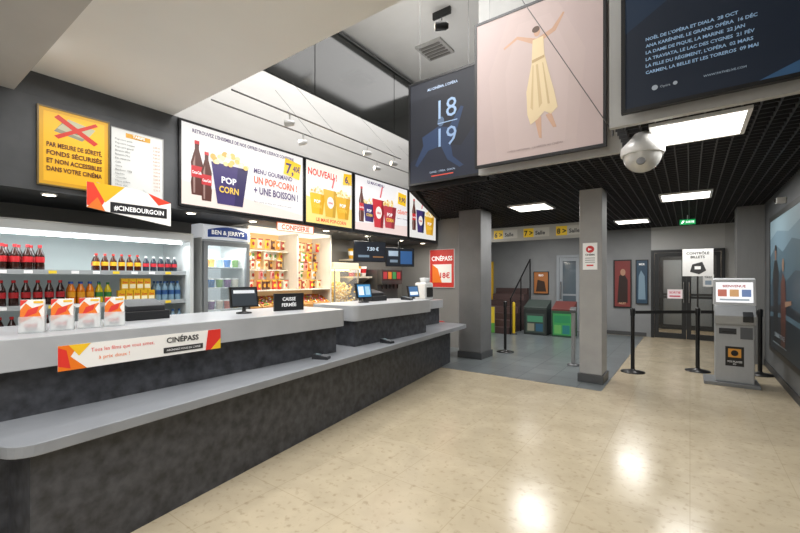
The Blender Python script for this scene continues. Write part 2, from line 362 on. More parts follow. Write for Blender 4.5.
# ---------------- COOLER ----------------
R=thing('open_cooler','tall open-front refrigerated drinks cooler with lit white interior','refrigerator',(-4.7,-.2,0),PI/2)
wi=m('cfd4d4',.4)
part(R,'back_panel',MB().box(0.04,2.54,.70,.75,.2,1.96,m('b8c2c2',.4,0,.15)))
part(R,'side_panel',MB().box(0,.04,.02,.75,.2,2.02,wi)); part(R,'side_panel',MB().box(2.54,2.58,.02,.75,.2,2.02,wi))
part(R,'canopy',MB().xprism([(0,1.93),(0,2.0),(.03,2.02),(.7,2.02),(.7,1.96),(.12,1.92)],.04,2.54,m('c3c6c6',.35)))
part(R,'base',MB().box(0,2.58,0,.75,0,.2,m('303234',.5)))
part(R,'lamp_tube',MB().tube((.1,.14,1.905),(2.5,.14,1.905),.013,m('f4fbff',.5,0,9)))
SH=[1.57,1.245,.92,.6]
for z in SH:
    s=part(R,'shelf',MB().box(.04,2.54,.14,.7,z-.02,z,wi))
    r_=part(R,'price_rail',MB().box(.04,2.54,.12,.139,z-.035,z+.008,m('a8adaf',.4)).flat([('r',.1+i*.17,z-.028,.06,.028,['ffffff','f3d23a','ffffff'][i%3]) for i in range(14)],.12,.1))
def bottle(h,r,liq,lab,cap,name,label,grp):
    k=h/.22
    R=thing(name,label,'bottle',(0,0,0),0,grp)
    part(R,'body',MB().lathe([(0,0),(r*.85,0),(r,.01),(r,.05*k),(r*.93,.075*k),(r,.12*k),(r*.9,.145*k),(.4*r,.188*k),(.36*r,.2*k)],m(liq,.12)))
    part(R,'label',MB().lathe([(r*1.02,.07*k),(r*1.03,.118*k)],m(lab,.4)))
    part(R,'cap',MB().lathe([(.44*r,.198*k),(.44*r,.22*k)],m(cap,.4),seg=10))
    return R
def hide_proto(o):
    for c in list(o.children): bpy.data.objects.remove(c)
    bpy.data.objects.remove(o)
def row(proto,ys_,x,z):
    for yy in ys_: dup(proto,(x,yy,z),random.uniform(0,6))
F=-4.87
co=bottle(.235,.034,'2a100a','a81c22','b82026','soda_bottle','dark cola bottle with red label and cap on a shelf','cola bottles in the cooler')
row(co,[.62+i*.085 for i in range(6)],F-.02,SH[0]); row(co,[.66+i*.085 for i in range(5)],F-.11,SH[0])
row(co,[.62+i*.082 for i in range(8)],F-.02,SH[1])
row(co,[.62+i*.078 for i in range(8)],F-.02,SH[2]); hide_proto(co)
c2=bottle(.18,.03,'3a1408','e0a828','c0302a','soda_bottle','small brown drink bottle with yellow label on the cooler shelf','small bottles in the cooler')
row(c2,[1.48+i*.075 for i in range(6)],F-.02,SH[0]); hide_proto(c2)
c3=bottle(.17,.03,'27303a','b82a34','dddddd','soda_bottle','small dark bottle with red label on the top cooler shelf','small bottles in the cooler')
row(c3,[1.94+i*.075 for i in range(5)],F-.02,SH[0]); row(c3,[1.5+i*.08 for i in range(10)],F-.12,SH[0]); hide_proto(c3)
fa=bottle(.22,.033,'d8780f','e09a1c','2a57b0','soda_bottle','orange soda bottle on a cooler shelf','orange soda bottles in the cooler')
row(fa,[1.28+i*.075 for i in range(3)],F-.02,SH[1]); row(fa,[1.29+i*.08 for i in range(4)],F-.11,SH[1]); row(fa,[1.28+i*.08 for i in range(3)],F-.02,SH[2]);hide_proto(fa)
fb=bottle(.21,.033,'c9b41f','2f7a3a','2f7a3a','soda_bottle','yellow lemon soda bottle with green cap on a cooler shelf','lemon soda bottles in the cooler')
row(fb,[1.505+i*.075 for i in range(2)],F-.02,SH[1]);hide_proto(fb)
wa=bottle(.22,.032,'7f9fb4','2f5a94','2f5a94','water_bottle','clear water bottle with blue label on a cooler shelf','water bottles in the cooler')
row(wa,[2.06+i*.072 for i in range(4)],F-.02,SH[1]);row(wa,[2.06+i*.072 for i in range(4)],F-.11,SH[1]);row(wa,[1.72+i*.072 for i in range(9)],F-.02,SH[2]);hide_proto(wa)
def carton(w,d,h,c,txt,label,grp,x,yy,z,tc='d03028'):
    R=thing('juice_carton',label,'carton',(x,yy,z),PI/2,grp)
    part(R,'body',MB().box(0,w,0,d,0,h,m(c,.4)).flat([('r',.006,.02,w-.012,h*.35,'fff3c8'),('t',txt,w/2,h*.6,h*.16,tc,'c',w*.8,1)],0),.002)
    return R
k0=carton(.066,.05,.125,'e8b41a','Zest','yellow juice carton on a cooler shelf','yellow cartons in the cooler',-4.85,1.66,SH[1])
for i in range(1,5): dup(k0,(-4.85,1.66+i*.072,SH[1]))
for i in range(4): dup(k0,(-4.85,1.69+i*.072,SH[1]+.126))

# ---------------- GLASS FRIDGE ----------------
R=thing('glass_door_fridge','upright ice cream fridge with glass door and curved blue-lettered header','refrigerator',(-4.75,2.52,0),PI/2)
gw=m('c5c8c8',.35)
part(R,'cabinet',MB().box(0,.03,.05,.7,.1,1.95,gw).box(.59,.62,.05,.7,.1,1.95,gw).box(.03,.59,.66,.7,.1,1.95,m('dce6ea',.4,0,.45)).box(0,.62,.05,.7,1.95,2.0,gw).box(0,.62,.05,.7,0,.1,m('333333')),)
part(R,'header',MB().xprism([(.0,1.98),(-.01,2.06),(.02,2.15),(.1,2.17),(.3,2.17),(.3,2.001),(.049,2.001),(.049,1.98)],0,.62,m('e0e4ea',.4,0,.35)).flat([('p',[(.04+.54*i/12,2.09+.05*math.sin(PI*i/12)) for i in range(13)]+[(.58-.54*i/12,2.0+.015*math.sin(PI*i/12)) for i in range(13)],'2c4484'),('t',"BEN & JERRY'S",.31,2.04,.052,W,'c',.44,1)],-.012,.25))
D=part(R,'door',MB().box(0.0,.05,0,.045,.12,1.95,m('9ea3a6',.3,.5)).box(.57,.62,0,.045,.12,1.95,m('9ea3a6',.3,.5)).box(.05,.57,0,.045,.12,.18,m('9ea3a6',.3,.5)).box(.05,.57,0,.045,1.9,1.95,m('9ea3a6',.3,.5)))
for nm,b in (('glass_pane',MB().box(.05,.57,.015,.025,.18,1.9,m('cfe0e6',.03,0,0,.12))),('handle',MB().tube((.59,-.035,.9),(.59,-.035,1.3),.01,m('555555',.3,.8)).tube((.59,-.035,.92),(.59,0,.92),.008,m('555555',.3,.8)).tube((.59,-.035,1.28),(.59,0,1.28),.008,m('555555',.3,.8)))):
    o=part(R,nm,b); o.parent=D
for z in (.5,.8,1.1,1.38,1.64): part(R,'shelf',MB().box(.03,.59,.12,.65,z-.012,z,m('cfd4d6',.4)))
cols=['e7e1d0','3d74b4','c9563f','79a850','e8c860','7c4a8a','b9d7e6']
for j,z in enumerate((.8,1.1,1.38,1.64)):
    for i in range(5):
        T=thing('ice_cream_tub','small round ice cream tub behind the fridge glass','ice cream tub',(-4.75-.2,2.61+i*.11,z),0,'ice cream tubs in the fridge')
        c=cols[(i*2+j*3)%7]
        part(T,'tub',MB().lathe([(0,0),(.036,0),(.045,.1)],m(c,.4),seg=12)); part(T,'lid',MB().lathe([(.047,.1),(.047,.115),(0,.116)],m('f3f3f0',.4),seg=12))

# ---------------- BACK COUNTER + CANDY ----------------
R=thing('back_counter','low storage counter along the wall behind the tills','counter',(-4.85,3.2,0),PI/2)
part(R,'body',MB().box(0,4.3,.02,.62,0,.91,m('6b6763',.5))); part(R,'top',MB().box(-.01,4.31,0,.63,.91,.95,m('c9c6c0',.35)))
st=m('b9bbbc',.3,.8)
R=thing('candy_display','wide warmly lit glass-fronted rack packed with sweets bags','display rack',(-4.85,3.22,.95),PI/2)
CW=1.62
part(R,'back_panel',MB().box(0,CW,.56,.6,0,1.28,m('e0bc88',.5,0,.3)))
for a in (0,CW-.03): part(R,'side_panel',MB().box(a,a+.03,.1,.559,0,1.28,m('d9d4ca',.4)))
part(R,'mullion',MB().box(.88,.91,.1,.559,.381,1.24,m('d9d4ca',.4)))
part(R,'top_panel',MB().box(0.03,CW-.03,.1,.559,1.24,1.28,m('fff4e0',.4,0,1.2)))
for z in (.36,.66,.95,.0): part(R,'shelf',MB().box(.03,.879 if z>.5 else CW-.03,.1 if z<.5 else .3,.559,z,z+.015,m('efe9dc',.4)))
def pouch(name,w,h,d,c,c2,label,grp,loc,cat='candy bag'):
    b=MB(); n=5
    vs=[];fs=[]
    for s_ in (-1,1):
        for i in range(n+1):
            for j in range(n+1):
                u=i/n;v=j/n
                vs.append((w*(u-.5)*(1-.12*math.sin(PI*v)),s_*d*.5*(math.sin(PI*u)*math.sin(PI*v))**.6 ,h*v))
    N=(n+1)**2
    for s_ in range(2):
        for i in range(n):
            for j in range(n):
                a=s_*N+i*(n+1)+j; q=(a,a+n+1,a+n+2,a+1)
                fs.append(q if s_==0 else q[::-1])
    b.add(vs,fs,m(c,.35,0,.08),True)
    b.flat([('e',0,h*.45,w*.26,h*.2,c2),('r',-w*.5,h*.88,w,h*.12,c2)],-d*.5)
    return solo(name,b,label,cat,loc,PI/2,grp)
pal=[('f6efe0','c8452f','white and red'),('e88a2a','fff2d8','orange'),('c83a2c','f7d040','red and yellow'),('f0dcb0','a85a20','cream'),('f8f6f0','e8a030','white and gold'),('f0c03a','a8302a','yellow'),('e8a098','b03a3a','pink'),('a04030','e8d8b0','brown'),('f4f0e4','6a9a48','white and green'),('5a3020','d8a040','dark chocolate')]
pr=[pouch('candy_bag',.078,.14,.045,a,b_,'small glossy %s sweets bag hanging on the rack'%n_,'sweets bags on the rack',(-5.2,3.3,0)) for a,b_,n_ in pal]
for j in range(5):
    z=[1.326,1.49,1.64,1.785,1.95][j]
    for i in range(15):
        yy=3.31+i*.101
        if abs(yy-(3.22+.895))<.055: continue
        dup(pr[random.randrange(10)],(-5.22+(0 if j else .1)+random.uniform(-.05,.05),yy+random.uniform(-.006,.006),z-(.0 if j==0 else random.uniform(0,.012))))
for o in pr: bpy.data.objects.remove(o)
for j in range(3):
    for i in range(0,15,2): part(R,'hook',MB().tube((.09+i*.101,.559,[.69,.84,.99][j]),(.09+i*.101,.36,[.69,.84,.99][j]),.003,m('999999',.3,.8),seg=5))
for i in range(8):
    T=thing('candy_bin','clear-fronted bin filled with loose coloured sweets','candy bin',(-4.92,3.27+i*.192,.971),PI/2,'loose sweets bins')
    part(T,'bin',MB().xprism([(0,0),(-.0,.12),(.3,.26),(.3,0)],0,.18,m('b98950',.5)))
    b=MB()
    for q in range(34):
        yq=random.uniform(.03,.27); xx=random.uniform(.02,.16); b.lathe([(0,-.014),(.012,-.008),(.016,0),(.012,.008),(0,.014)],m(random.choice(['d8302a','f0c030','58a040','e87820','f4f0e8','c04a8a']),.4),c=(xx,yq,.125+yq*.467),seg=6)
    o=part(T,'sweets',b); o['kind']='stuff'
R=thing('popcorn_warmer','small glass popcorn warmer full of yellow popcorn','popcorn machine',(-4.92,4.88,.951),PI/2)
part(R,'base',MB().box(0,.62,0,.5,0,.1,st),.005)
part(R,'back_panel',MB().box(.02,.6,.46,.48,.1,.7,m('f2e2b8',.4,0,.4)))
part(R,'canopy',MB().box(0,.62,0,.5,.7,.82,m('d8cdb4',.4,0,.3)),.005)
part(R,'post',MB().box(0,.02,0,.02,.1,.7,st)); part(R,'post',MB().box(.6,.62,0,.02,.1,.7,st))
part(R,'glass_pane',MB().box(.02,.6,.004,.01,.1,.7,m('ffffff',.03,0,0,.1)))
part(R,'lamp',MB().box(.1,.52,.15,.35,.68,.699,m('ffe2a0',.5,0,9)))
b=MB()
for q in range(360):
    xx=random.uniform(.05,.57);yy=random.uniform(.04,.44); zz=.12+random.random()*.36*(1-abs(xx-.31)*1.0)
    b.lathe([(0,-.02),(.017,-.008),(.02,.004),(.012,.016),(0,.018)],m(random.choice(['f3d98b','fbeebf','e8bd55']),.6),c=(xx,yy,zz),seg=6)
o=part(R,'popcorn',b); o['kind']='stuff'
cupc=['c8303a','f2f2f0','43366e','e8b020']
def cupstack(x,yy,z,c,n=6):
    T=thing('cup_stack','stack of paper drink cups on the back counter','cup stack',(x,yy,z),0,'paper cup stacks')
    b=MB()
    for i in range(n): b.lathe([(.03,i*.03),(.042,i*.03+.12),(.044,i*.03+.12),(.044,i*.03+.125)],m(c,.4),seg=12)
    part(T,'cups',b)
for i in range(5): cupstack(-4.95-(i%2)*.12,5.58+i*.105,.951,cupc[i%4],6+i%4)
R=thing('soda_dispenser','steel drinks dispenser with dark front panel and taps','drinks dispenser',(-4.9,6.15,.951),PI/2)
part(R,'body',MB().box(0,.7,.12,.55,0,.72,m('6f7173',.3,.7)).box(0,.7,0,.12,.42,.72,m('5f6163',.3,.7)),.008)
part(R,'front_panel',MB().flat([('r',.02,.5,.66,.2,'3a1c1e'),('r',.05,.53,.12,.14,'a83038'),('r',.2,.53,.12,.14,'c8782a'),('r',.35,.53,.12,.14,'3a8a4a'),('r',.5,.53,.12,.14,'a83038')],0,.4))
part(R,'drip_tray',MB().box(.02,.68,0,.119,0,.04,m('444444',.4,.6)))
for i in range(5): part(R,'tap',MB().lathe([(.012,.33),(.016,.36),(.02,.419)],m('222222',.4),c=(.1+i*.125,.06,0),seg=10))
R=thing('wall_shelf','wall shelf stocked with popcorn tubs above the back counter','shelf',(-5.12,5.56,1.5),PI/2)
part(R,'board',MB().box(0,.56,0,.37,0,.03,m('d8d0c0',.4))); part(R,'board',MB().box(0,.56,0,.37,.33,.36,m('d8d0c0',.4)))
part(R,'bracket',MB().xprism([(.02,0),(.37,0),(.37,-.2)],.05,.07,st)); part(R,'bracket',MB().xprism([(.02,0),(.37,0),(.37,-.2)],.49,.51,st))
for j in range(2):
    for i in range(3):
        T=thing('popcorn_tub','upright paper popcorn tub standing on the wall shelf','popcorn tub',(-5.25,5.66+i*.17,1.531+j*.33),0,'popcorn tubs on the shelf')
        c=['c8303a','e8b020','f2f2f0','43366e'][(i+j)%4]
        part(T,'tub',MB().lathe([(0,0),(.05,0),(.07,.2),(.067,.2),(.05,.01)],m(c,.4),seg=14)); part(T,'band',MB().lathe([(.0585,.07),(.0665,.15)],m('ffffff' if i%3<2 else 'c8202a',.4),seg=14))
def monitor(loc,rot,els):
    R=thing('hanging_monitor','black flat screen hung on a pole from the bulkhead','monitor',loc,rot,'hanging screens')
    part(R,'housing',MB().box(-.3,.3,0,.05,0,.36,m('111214',.35)),.005)
    part(R,'screen',MB().flat([('r',-.285,.015,.57,.33,'11161f')]+els,0,.5))
    part(R,'pole',MB().box(-.015,.015,.051,.075,.1,2.249-loc[2],m('222222',.4)).box(-.015,.015,.05,.052,.12,.24,m('222222',.4)))
e1=[('t','7.50 €',.05,.2,.06,'a8b8c8','c',None,1),('r',-.22,.08,.2,.04,'5a6a7a'),('r',.05,.08,.2,.02,'805a3a')]
monitor((-4.52,5.35,1.78),PI/2-.5,e1); monitor((-4.52,6.25,1.72),PI/2-.5,[('r',-.25,.2,.2,.1,'8898a8'),('r',.0,.05,.25,.25,'2a5080'),('r',-.22,.08,.16,.05,'6a7a8a')])

# ---------------- COUNTER-TOP ITEMS ----------------
def leaf(yy,v):
    R=thing('leaflet_holder','clear stand full of white and orange cinema pass leaflets','leaflet holder',(-3.25,yy,1.165),PI/2-.35,'leaflet holders on the worktop')
    part(R,'stand',MB().box(-.06,.06,0,.006,0,.1,m('e8eef0',.05,0,0,.3)).box(-.06,.06,0,.08,0,.004,m('e8eef0',.05,0,0,.5)).xprism([(.06,.004),(.066,.004),(.1,.15),(.094,.15)],-.06,.06,m('dde4e6',.1,0,0,.5)))
    b=MB().xprism([(.01,.005),(.05,.005),(.075,.2),(.035,.2)],-.055,.055,m('f5f3ee',.5))
    fl=MB().flat([('p',[(-.055,.06),(.01,.1),(.05,.08),(.03,.13),(.055,.17),(0,.15),(-.03,.18),(-.055,.14)],'f07a1a'),('p',[(-.04,.09),(.02,.12),(.03,.16),(-.02,.14)],'e2352a'),('p',[(-.055,.16),(-.02,.2),(-.055,.2)],'e2352a'),('t','CINÉ',-.005,.035,.02,'e2352a','c',.09,1),('t','PASS',0,.012,.018,'333333','c',.09,1),('r',.005,.18,.045,.012,'f7c52a')],0)
    fl.v=[(x,y+.009+(z-.005)*.128,z) for x,y,z in fl.v]
    b.add(fl.v,[],m('f5f3ee',.5))
    o=len(b.v)-len(fl.v)
    for f,mi_ in zip(fl.f,fl.fm): b.f.append(tuple(a+o for a in f)); b.fm.append(b.mi(fl.ms[mi_])); b.sm.append(False)
    part(R,'leaflets',b)
for i in range(4): leaf(.655+i*.145,i)
def pos(loc,rot,els,label):
    R=thing('till_screen',label,'till screen',loc,rot)
    part(R,'base',MB().lathe([(.07,0),(.07,.012),(.02,.02),(.015,.06)],m('222325',.4)))
    part(R,'housing',MB().xprism([(-.03,.06),(.0,.06),(.04,.25),(.01,.25)],-.13,.13,m('18191b',.35)))
    f=MB().flat(els,0,.5); f.v=[(x,y-.031+(z-.06)*.21,z) for x,y,z in f.v]; part(R,'screen',f)
pos((-3.42,2.2,1.165),PI/2-.2,[('r',-.115,.075,.23,.16,'2a3036'),('r',-.1,.19,.2,.03,'c9ccd0')],'black touch till screen on the pale worktop')
panel('till_sign','small black closed-till sign with white lettering on the worktop','sign',(-3.4,2.52,1.168),PI/2-.2,.32,.17,'1c1d1f',[('t','CAISSE',.16,.1,.035,W,'c',.24,1),('t','FERMÉE',.16,.04,.035,W,'c',.24,1)],.1,frame='333333',fw=.004,th=.015)
pos((-3.45,3.95,1.18),PI/2-.1,[('r',-.115,.075,.23,.16,'3f86b8'),('r',-.1,.1,.09,.11,'dfeaf2'),('r',.02,.1,.08,.11,'9fc4da')],'black till screen with blue display on the raised counter')
pos((-3.75,5.55,1.12),PI/2-.1,[('r',-.115,.075,.23,.16,'2f5f90'),('r',-.1,.1,.2,.05,'dfeaf2')],'black till screen on the small end counter')
def register(loc):
    R=thing('cash_register','dark cash register back standing on the pale counter','cash register',loc,PI/2)
    part(R,'drawer',MB().box(-.16,.16,-.1,.15,0,.07,m('1f2022',.4)),.006)
    part(R,'keyboard_unit',MB().xprism([(-.06,.07),(-.06,.11),(.14,.16),(.14,.07)],-.14,.14,m('2c2d30',.4)),.004)
register((-3.62,1.42,1.165)); register((-3.6,4.35,1.18))
def payterm(loc,rot):
    R=thing('payment_terminal','small dark card payment terminal lying on the counter ledge','payment terminal',loc,rot,'card payment terminals')
    part(R,'body',MB().xprism([(-.08,0),(-.08,.025),(.08,.05),(.09,.045),(.09,0)],-.04,.04,m('2b2d31',.35)),.004)
    b=MB()
    for i in range(3):
        for j in range(4): b.box(-.03+i*.022,-.014+i*.022,-.07+j*.018,-.058+j*.018,.028+j*.0028,.034+j*.0028,m('9a9da2',.4))
    o=part(R,'keypad',b)
    part(R,'screen',MB().add([(-.03,.01,.0415),(.03,.01,.0415),(.03,.065,.0505),(-.03,.065,.0505)],[(0,1,2,3)],m('7f8f94',.2)))
payterm((-2.95,2.75,.70),PI/2+.4); payterm((-3.02,3.9,.70),PI/2); payterm((-3.35,4.8,1.18),PI/2)
els=[('p',[(0,0),(.14,0),(.06,.08),(.1,.15),(0,.15)],'f07a1a'),('p',[(0,.03),(.06,.01),(.04,.12),(0,.14)],'e2352a'),('p',[(.05,.15),(.1,.08),(.16,.15)],'f7c52a'),('t','Tous les films que vous aimez,',.16,.095,.024,'e2352a',None,.36,0),('t','à prix doux !',.2,.045,.024,'f07a1a',None,.3,0),('t','CINÉPASS',.6,.09,.038,'333333',None,.24,1),('r',.58,.02,.28,.038,'333333'),('t','ABONNEZ-VOUS EN CAISSE',.72,.032,.014,W,'c',.24),('p',[(.88,0),(1.0,0),(1.0,.15),(.9,.15)],'e2352a'),('p',[(.92,0),(1.0,0),(1.0,.08)],'f7c52a')]
R=panel('promo_banner','white promotional banner with orange and red shapes on worktop edge','banner',(-2.9995,.72,.95),PI/2,1.0,.15,'f5f3ee',els,.05,frame='cccccc',fw=0,th=.004)
panel('promo_poster','red promotional poster on the wall beside the last till','poster',(-4.7,7.649,1.3),0,.6,.82,'c8342c',[('t','CINÉPASS',.3,.58,.1,W,'c',.52,1),('r',.06,.1,.48,.4,'f0ece6'),('p',[(.06,.1),(.3,.1),(.2,.4),(.06,.5)],'e87a2a'),('t','18€',.38,.2,.12,'c82a2a','c',.24,1)],.2,frame='dddddd',fw=.01,th=.02)
R=thing('waste_bin','small white rounded bin with red lid beside the counter end','bin',(-3.95,6.75,0.004))
part(R,'body',MB().lathe([(0,0),(.14,0),(.17,.5),(.17,.52)],m('dcdcda',.4),seg=20)); part(R,'lid',MB().lathe([(.18,.52),(.17,.6),(.08,.66),(0,.67)],m('c03030',.4),seg=20))
R=thing('drinks_machine','white coffee machine on the small end counter','coffee machine',(-3.76,5.92,1.12),PI/2)
part(R,'body',MB().box(-.14,.14,-.1,.12,0,.3,m('e6e6e4',.3)),.03); part(R,'front',MB().box(-.09,.09,-.115,-.101,.05,.22,m('2a2a2a',.3))); part(R,'hopper',MB().lathe([(.07,.3),(.09,.38),(.0,.39)],m('cfd2d4',.2),seg=16))

# ---------------- HANGING POSTERS ----------------
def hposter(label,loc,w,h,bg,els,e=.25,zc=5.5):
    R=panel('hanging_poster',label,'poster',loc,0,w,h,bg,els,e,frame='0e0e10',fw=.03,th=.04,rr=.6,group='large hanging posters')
    for i,xx in enumerate((.15,w-.15)):
        part(R,'suspension_wire',MB().tube((xx,-.02,h+.03),(xx,-.02,zc-loc[2]),.003,m('777777',.3,.8)))
def fig(x,z,s,skin,dress):
    q=lambda pts:[(x+a*s,z+b*s) for a,b in pts]
    return [('p',q([(-.04,.80),(-.2,.9),(-.33,.84),(-.34,.86),(-.2,.93),(.0,.84)]),skin),('p',q([(.03,.81),(.16,.86),(.24,1.0),(.225,1.01),(.13,.895),(.0,.85)]),skin),
     ('e',x-.01*s,z+.91*s,.03*s,.045*s,skin),('e',x-.02*s,z+.935*s,.036*s,.03*s,'5a463a'),
     ('p',q([(-.03,.08),(.01,-.1),(.035,-.11),(.03,.1)]),skin),('p',q([(.07,.1),(.14,-.03),(.17,-.03),(.12,.12)]),skin),
     ('p',q([(-.05,.84),(.05,.85),(.06,.68),(.1,.5),(.15,.3),(.18,.15),(.12,.1),(.06,.14),(.0,.08),(-.07,.04),(-.1,.14),(-.11,.36),(-.06,.62)]),dress),
     ('p',q([(-.02,.6),(.0,.6),(.04,.22),(.01,.18)]),'c2aa82'),('p',q([(-.05,.6),(-.04,.6),(-.045,.17),(-.07,.2)]),'c6ae86'),('p',q([(.04,.6),(.05,.6),(.11,.2),(.09,.2)]),'c2aa82'),('p',q([(-.055,.65),(.06,.67),(.06,.645),(-.055,.62)]),'b49a72')]
els=[('r',0,0,1.05,1.39,'10141f'),('p',[(0,.3),(.4,.5),(.8,.4),(1.05,.7),(1.05,0),(0,0)],'131a2b')]
els+=[('p',[(.2,.62),(.46,.72),(.62,.68),(.8,.92),(.84,.9),(.74,.62),(.64,.5),(.68,.28),(.84,.14),(.78,.12),(.6,.25),(.5,.45),(.3,.42),(.12,.22),(.08,.25),(.22,.5)],'1e3150'),('e',.5,.78,.05,.065,'4d6078')]
els+= [('t','18',.6,.82,.26,'8aa2c2','c',.34,0),('t','19',.6,.44,.26,'7f98ba','c',.34,0),('r',.45,.75,.3,.012,'8aa2c2')]
els+=[('t',"AU CINÉMA, L'OPÉRA",.52,1.24,.035,'98a8c0','c',.6,1),('t','DANSE · OPÉRA · SAISON',.52,.1,.025,'a8b8d0','c',.6),('r',.35,.05,.34,.015,'c84a3a')]
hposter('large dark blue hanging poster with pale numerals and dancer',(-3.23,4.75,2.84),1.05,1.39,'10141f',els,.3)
els=[('r',0,0,1.36,1.66,'b5a3a0'),('p',[(.25,0),(1.1,0),(1.2,1.0),(.9,1.66),(.4,1.66),(.15,1.0)],'b8a6a2'),('p',[(.4,.1),(1.0,.1),(1.05,1.0),(.85,1.5),(.5,1.5),(.35,1.0)],'bba9a5')]+fig(.72,.3,1.15,'bd9880','d6c29c')+[('t','OPÉRA NATIONAL · LA SAISON AU CINÉMA',.68,.08,.022,'7a6a68','c',.8)]
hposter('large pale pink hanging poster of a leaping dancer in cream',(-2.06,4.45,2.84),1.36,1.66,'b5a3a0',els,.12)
els=[('r',0,0,1.42,1.7,'0c1828'),('p',[(0,.6),(.5,.9),(1.42,.7),(1.42,1.7),(0,1.7)],'10243a'),('p',[(.98,0),(1.42,0),(1.42,.45),(1.3,.3),(1.1,.2)],'3a4c5c'),('p',[(1.02,.2),(1.15,.28),(1.42,.5),(1.42,.65),(1.2,.5)],'6a6258'),('p',[(.8,.0),(1.1,.12),(1.2,.0)],'2a4a6a')]
for i,t in enumerate(["NOËL DE L'OPÉRA ET DIALA  28 OCT","ANA KARÉNINE, LE GRAND OPÉRA  16 DÉC","LA DAME DE PIQUE, LA MARINE  22 JAN","LA TRAVIATA, LE LAC DES CYGNES  21 FÉV","LA FILLE DU RÉGIMENT, L'OPÉRA  02 MARS","CARMEN, LA BELLE ET LES TOREROS  09 MAI"]): els.append(('t',t,.14,.5-i*.052,.024,'8aa8c6',None,.74,1))
els+=[('e',.2,.12,.02,.02,'98a0a8'),('t','Opéra',.235,.11,.018,'98a0a8'),('e',.33,.12,.014,.014,'98a0a8'),('t','WWW.PATHELIVE.COM',.5,.11,.016,'98a8b8'),('t','LA SAISON',.16,.9,.08,'7f9cba',None,.5,1)]
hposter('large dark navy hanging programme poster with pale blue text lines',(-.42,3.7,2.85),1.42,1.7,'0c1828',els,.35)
R=thing('ceiling_camera_ball','silver ball surveillance camera hanging under the black grid ceiling','security camera',(-.34,4.1,2.6))
sv=m('d0d0ce',.35,.1)
part(R,'collar',MB().lathe([(.06,.17),(.09,.13),(.165,.05),(.17,.0),(.165,-.02)],sv,seg=28))
part(R,'dome',MB().lathe([(.15,-.02)]+[(.15*math.cos(a),-.02-.15*math.sin(a)) for a in [i*PI/16 for i in range(1,9)]],m('c4c4c1',.2,.2),seg=28))
part(R,'lens',MB().lathe([(.03,-.01),(.035,.0),(.0,.012)],m('6a6c70',.1),c=(0,-.13,-.1),axis='y',seg=16))
part(R,'stem',MB().lathe([(.03,.16),(.03,.19)],sv,seg=16))
R=thing('steel_cable','thin steel suspension cable slanting down from the upper ceiling','cable',(0,0,0)); 
part(R,'cable',MB().tube((-2.01,4.22,5.5),(-.6,4.3,2.9),.004,m('6a6a6a',.3,.8)))
part(R,'end_fitting',MB().tube((-.6,4.3,2.96),(-.6,4.3,2.86),.01,m('6a6a6a',.3,.8)))
for X in (-3.4,-3.75):
    R=thing('lighting_rail','thin suspended lighting rail above the snack counter','lighting rail',(X,2.06,3.22),0,'suspended lighting rails')
    L_=2.65 if X==-3.4 else 4.2
    part(R,'rail',MB().box(-.006,.006,0,L_,0,.012,m('7a7a7a',.3,.7)))
    part(R,'suspension_wire',MB().tube((0,L_-.1,.012),(-.75,L_-.1,.8),.002,m('777777',.3,.8)))
    part(R,'suspension_wire',MB().tube((0,1.3,.012),(-.75,1.3,.8),.002,m('777777',.3,.8)))
def spot(x,yy,z,black=False):
    R=thing('spotlight','small %s adjustable spotlight on a slim rail'%('black' if black else 'silver'),'spotlight',(x,yy,z),random.uniform(.3,1.2),'rail spotlights')
    c=m('1a1a1a' if black else 'c8c8c8',.35,.3); k=2 if black else 1
    part(R,'stem',MB().box(-.008,.008,-.008,.008,-.05,0,c)); part(R,'lamp_head',MB().lathe([(.018*k,.05*k),(.03*k,.03*k),(.035*k,-.05*k)],c,c=(0,0,-.05-.045*k),seg=14,axis='x'))
    part(R,'bulb',MB().lathe([(.027*k,-.0505*k),(.0,-.055*k)],m('fff2d8',.5,0,0 if black else 12),c=(0,0,-.05-.045*k),seg=14,axis='x'))
for yy in (2.72,3.97,4.55): spot(-3.4,yy,3.22)
for yy in (3.2,4.6,5.9): spot(-3.75,yy,3.22)
spot(-3.0,5.2,5.4,True)
R=thing('ceiling_bracket','short black bracket holding a spotlight to the upper ceiling','bracket',(-3.0,5.2,5.4)); part(R,'rod',MB().box(-.15,.15,-.02,.02,.0,.1,m('1a1a1a',.4)))

# ---------------- KIOSK ----------------
R=thing('ticket_kiosk','grey self-service ticket kiosk with touch screen and card reader','ticket machine',(.5,7.2,0))
kg=m('a6a9ac',.35,.2)
part(R,'base_plate',MB().box(-.34,.27,-.06,.42,0,.05,m('7c7f82',.4,.3)),.005)
part(R,'body',MB().box(-.21,.21,0,.36,.05,1.02,kg),.01)
part(R,'console',MB().xprism([(-.05,.86),(-.09,.98),(.02,1.12),(.3,1.12),(.3,1.02),(-.0,1.02),(-.0,.86)],-.22,.22,kg),.006)
part(R,'screen_housing',MB().xprism([(.03,1.12),(.1,1.48),(.2,1.5),(.24,1.12)],-.23,.23,m('c4c6c8',.35)),.006)
f=MB().flat([('r',-.2,1.16,.4,.28,'ffffff'),('r',-.18,1.24,.1,.1,'b86a5a'),('r',-.05,1.24,.1,.1,'c89a6a'),('r',.08,1.24,.1,.1,'6a7fa8'),('t','BIENVENUE',0,1.37,.035,'a03030','c',.3,1),('r',-.16,1.185,.32,.025,'9aa4ac')],0,.95)
f.v=[(x,y+.028+(z-1.12)*.194,z) for x,y,z in f.v]; part(R,'screen',f)
part(R,'card_reader',MB().xprism([(-.1,.9),(-.11,.98),(-.02,1.06),(-.02,.9)],.08,.19,m('26282b',.35)),.004)
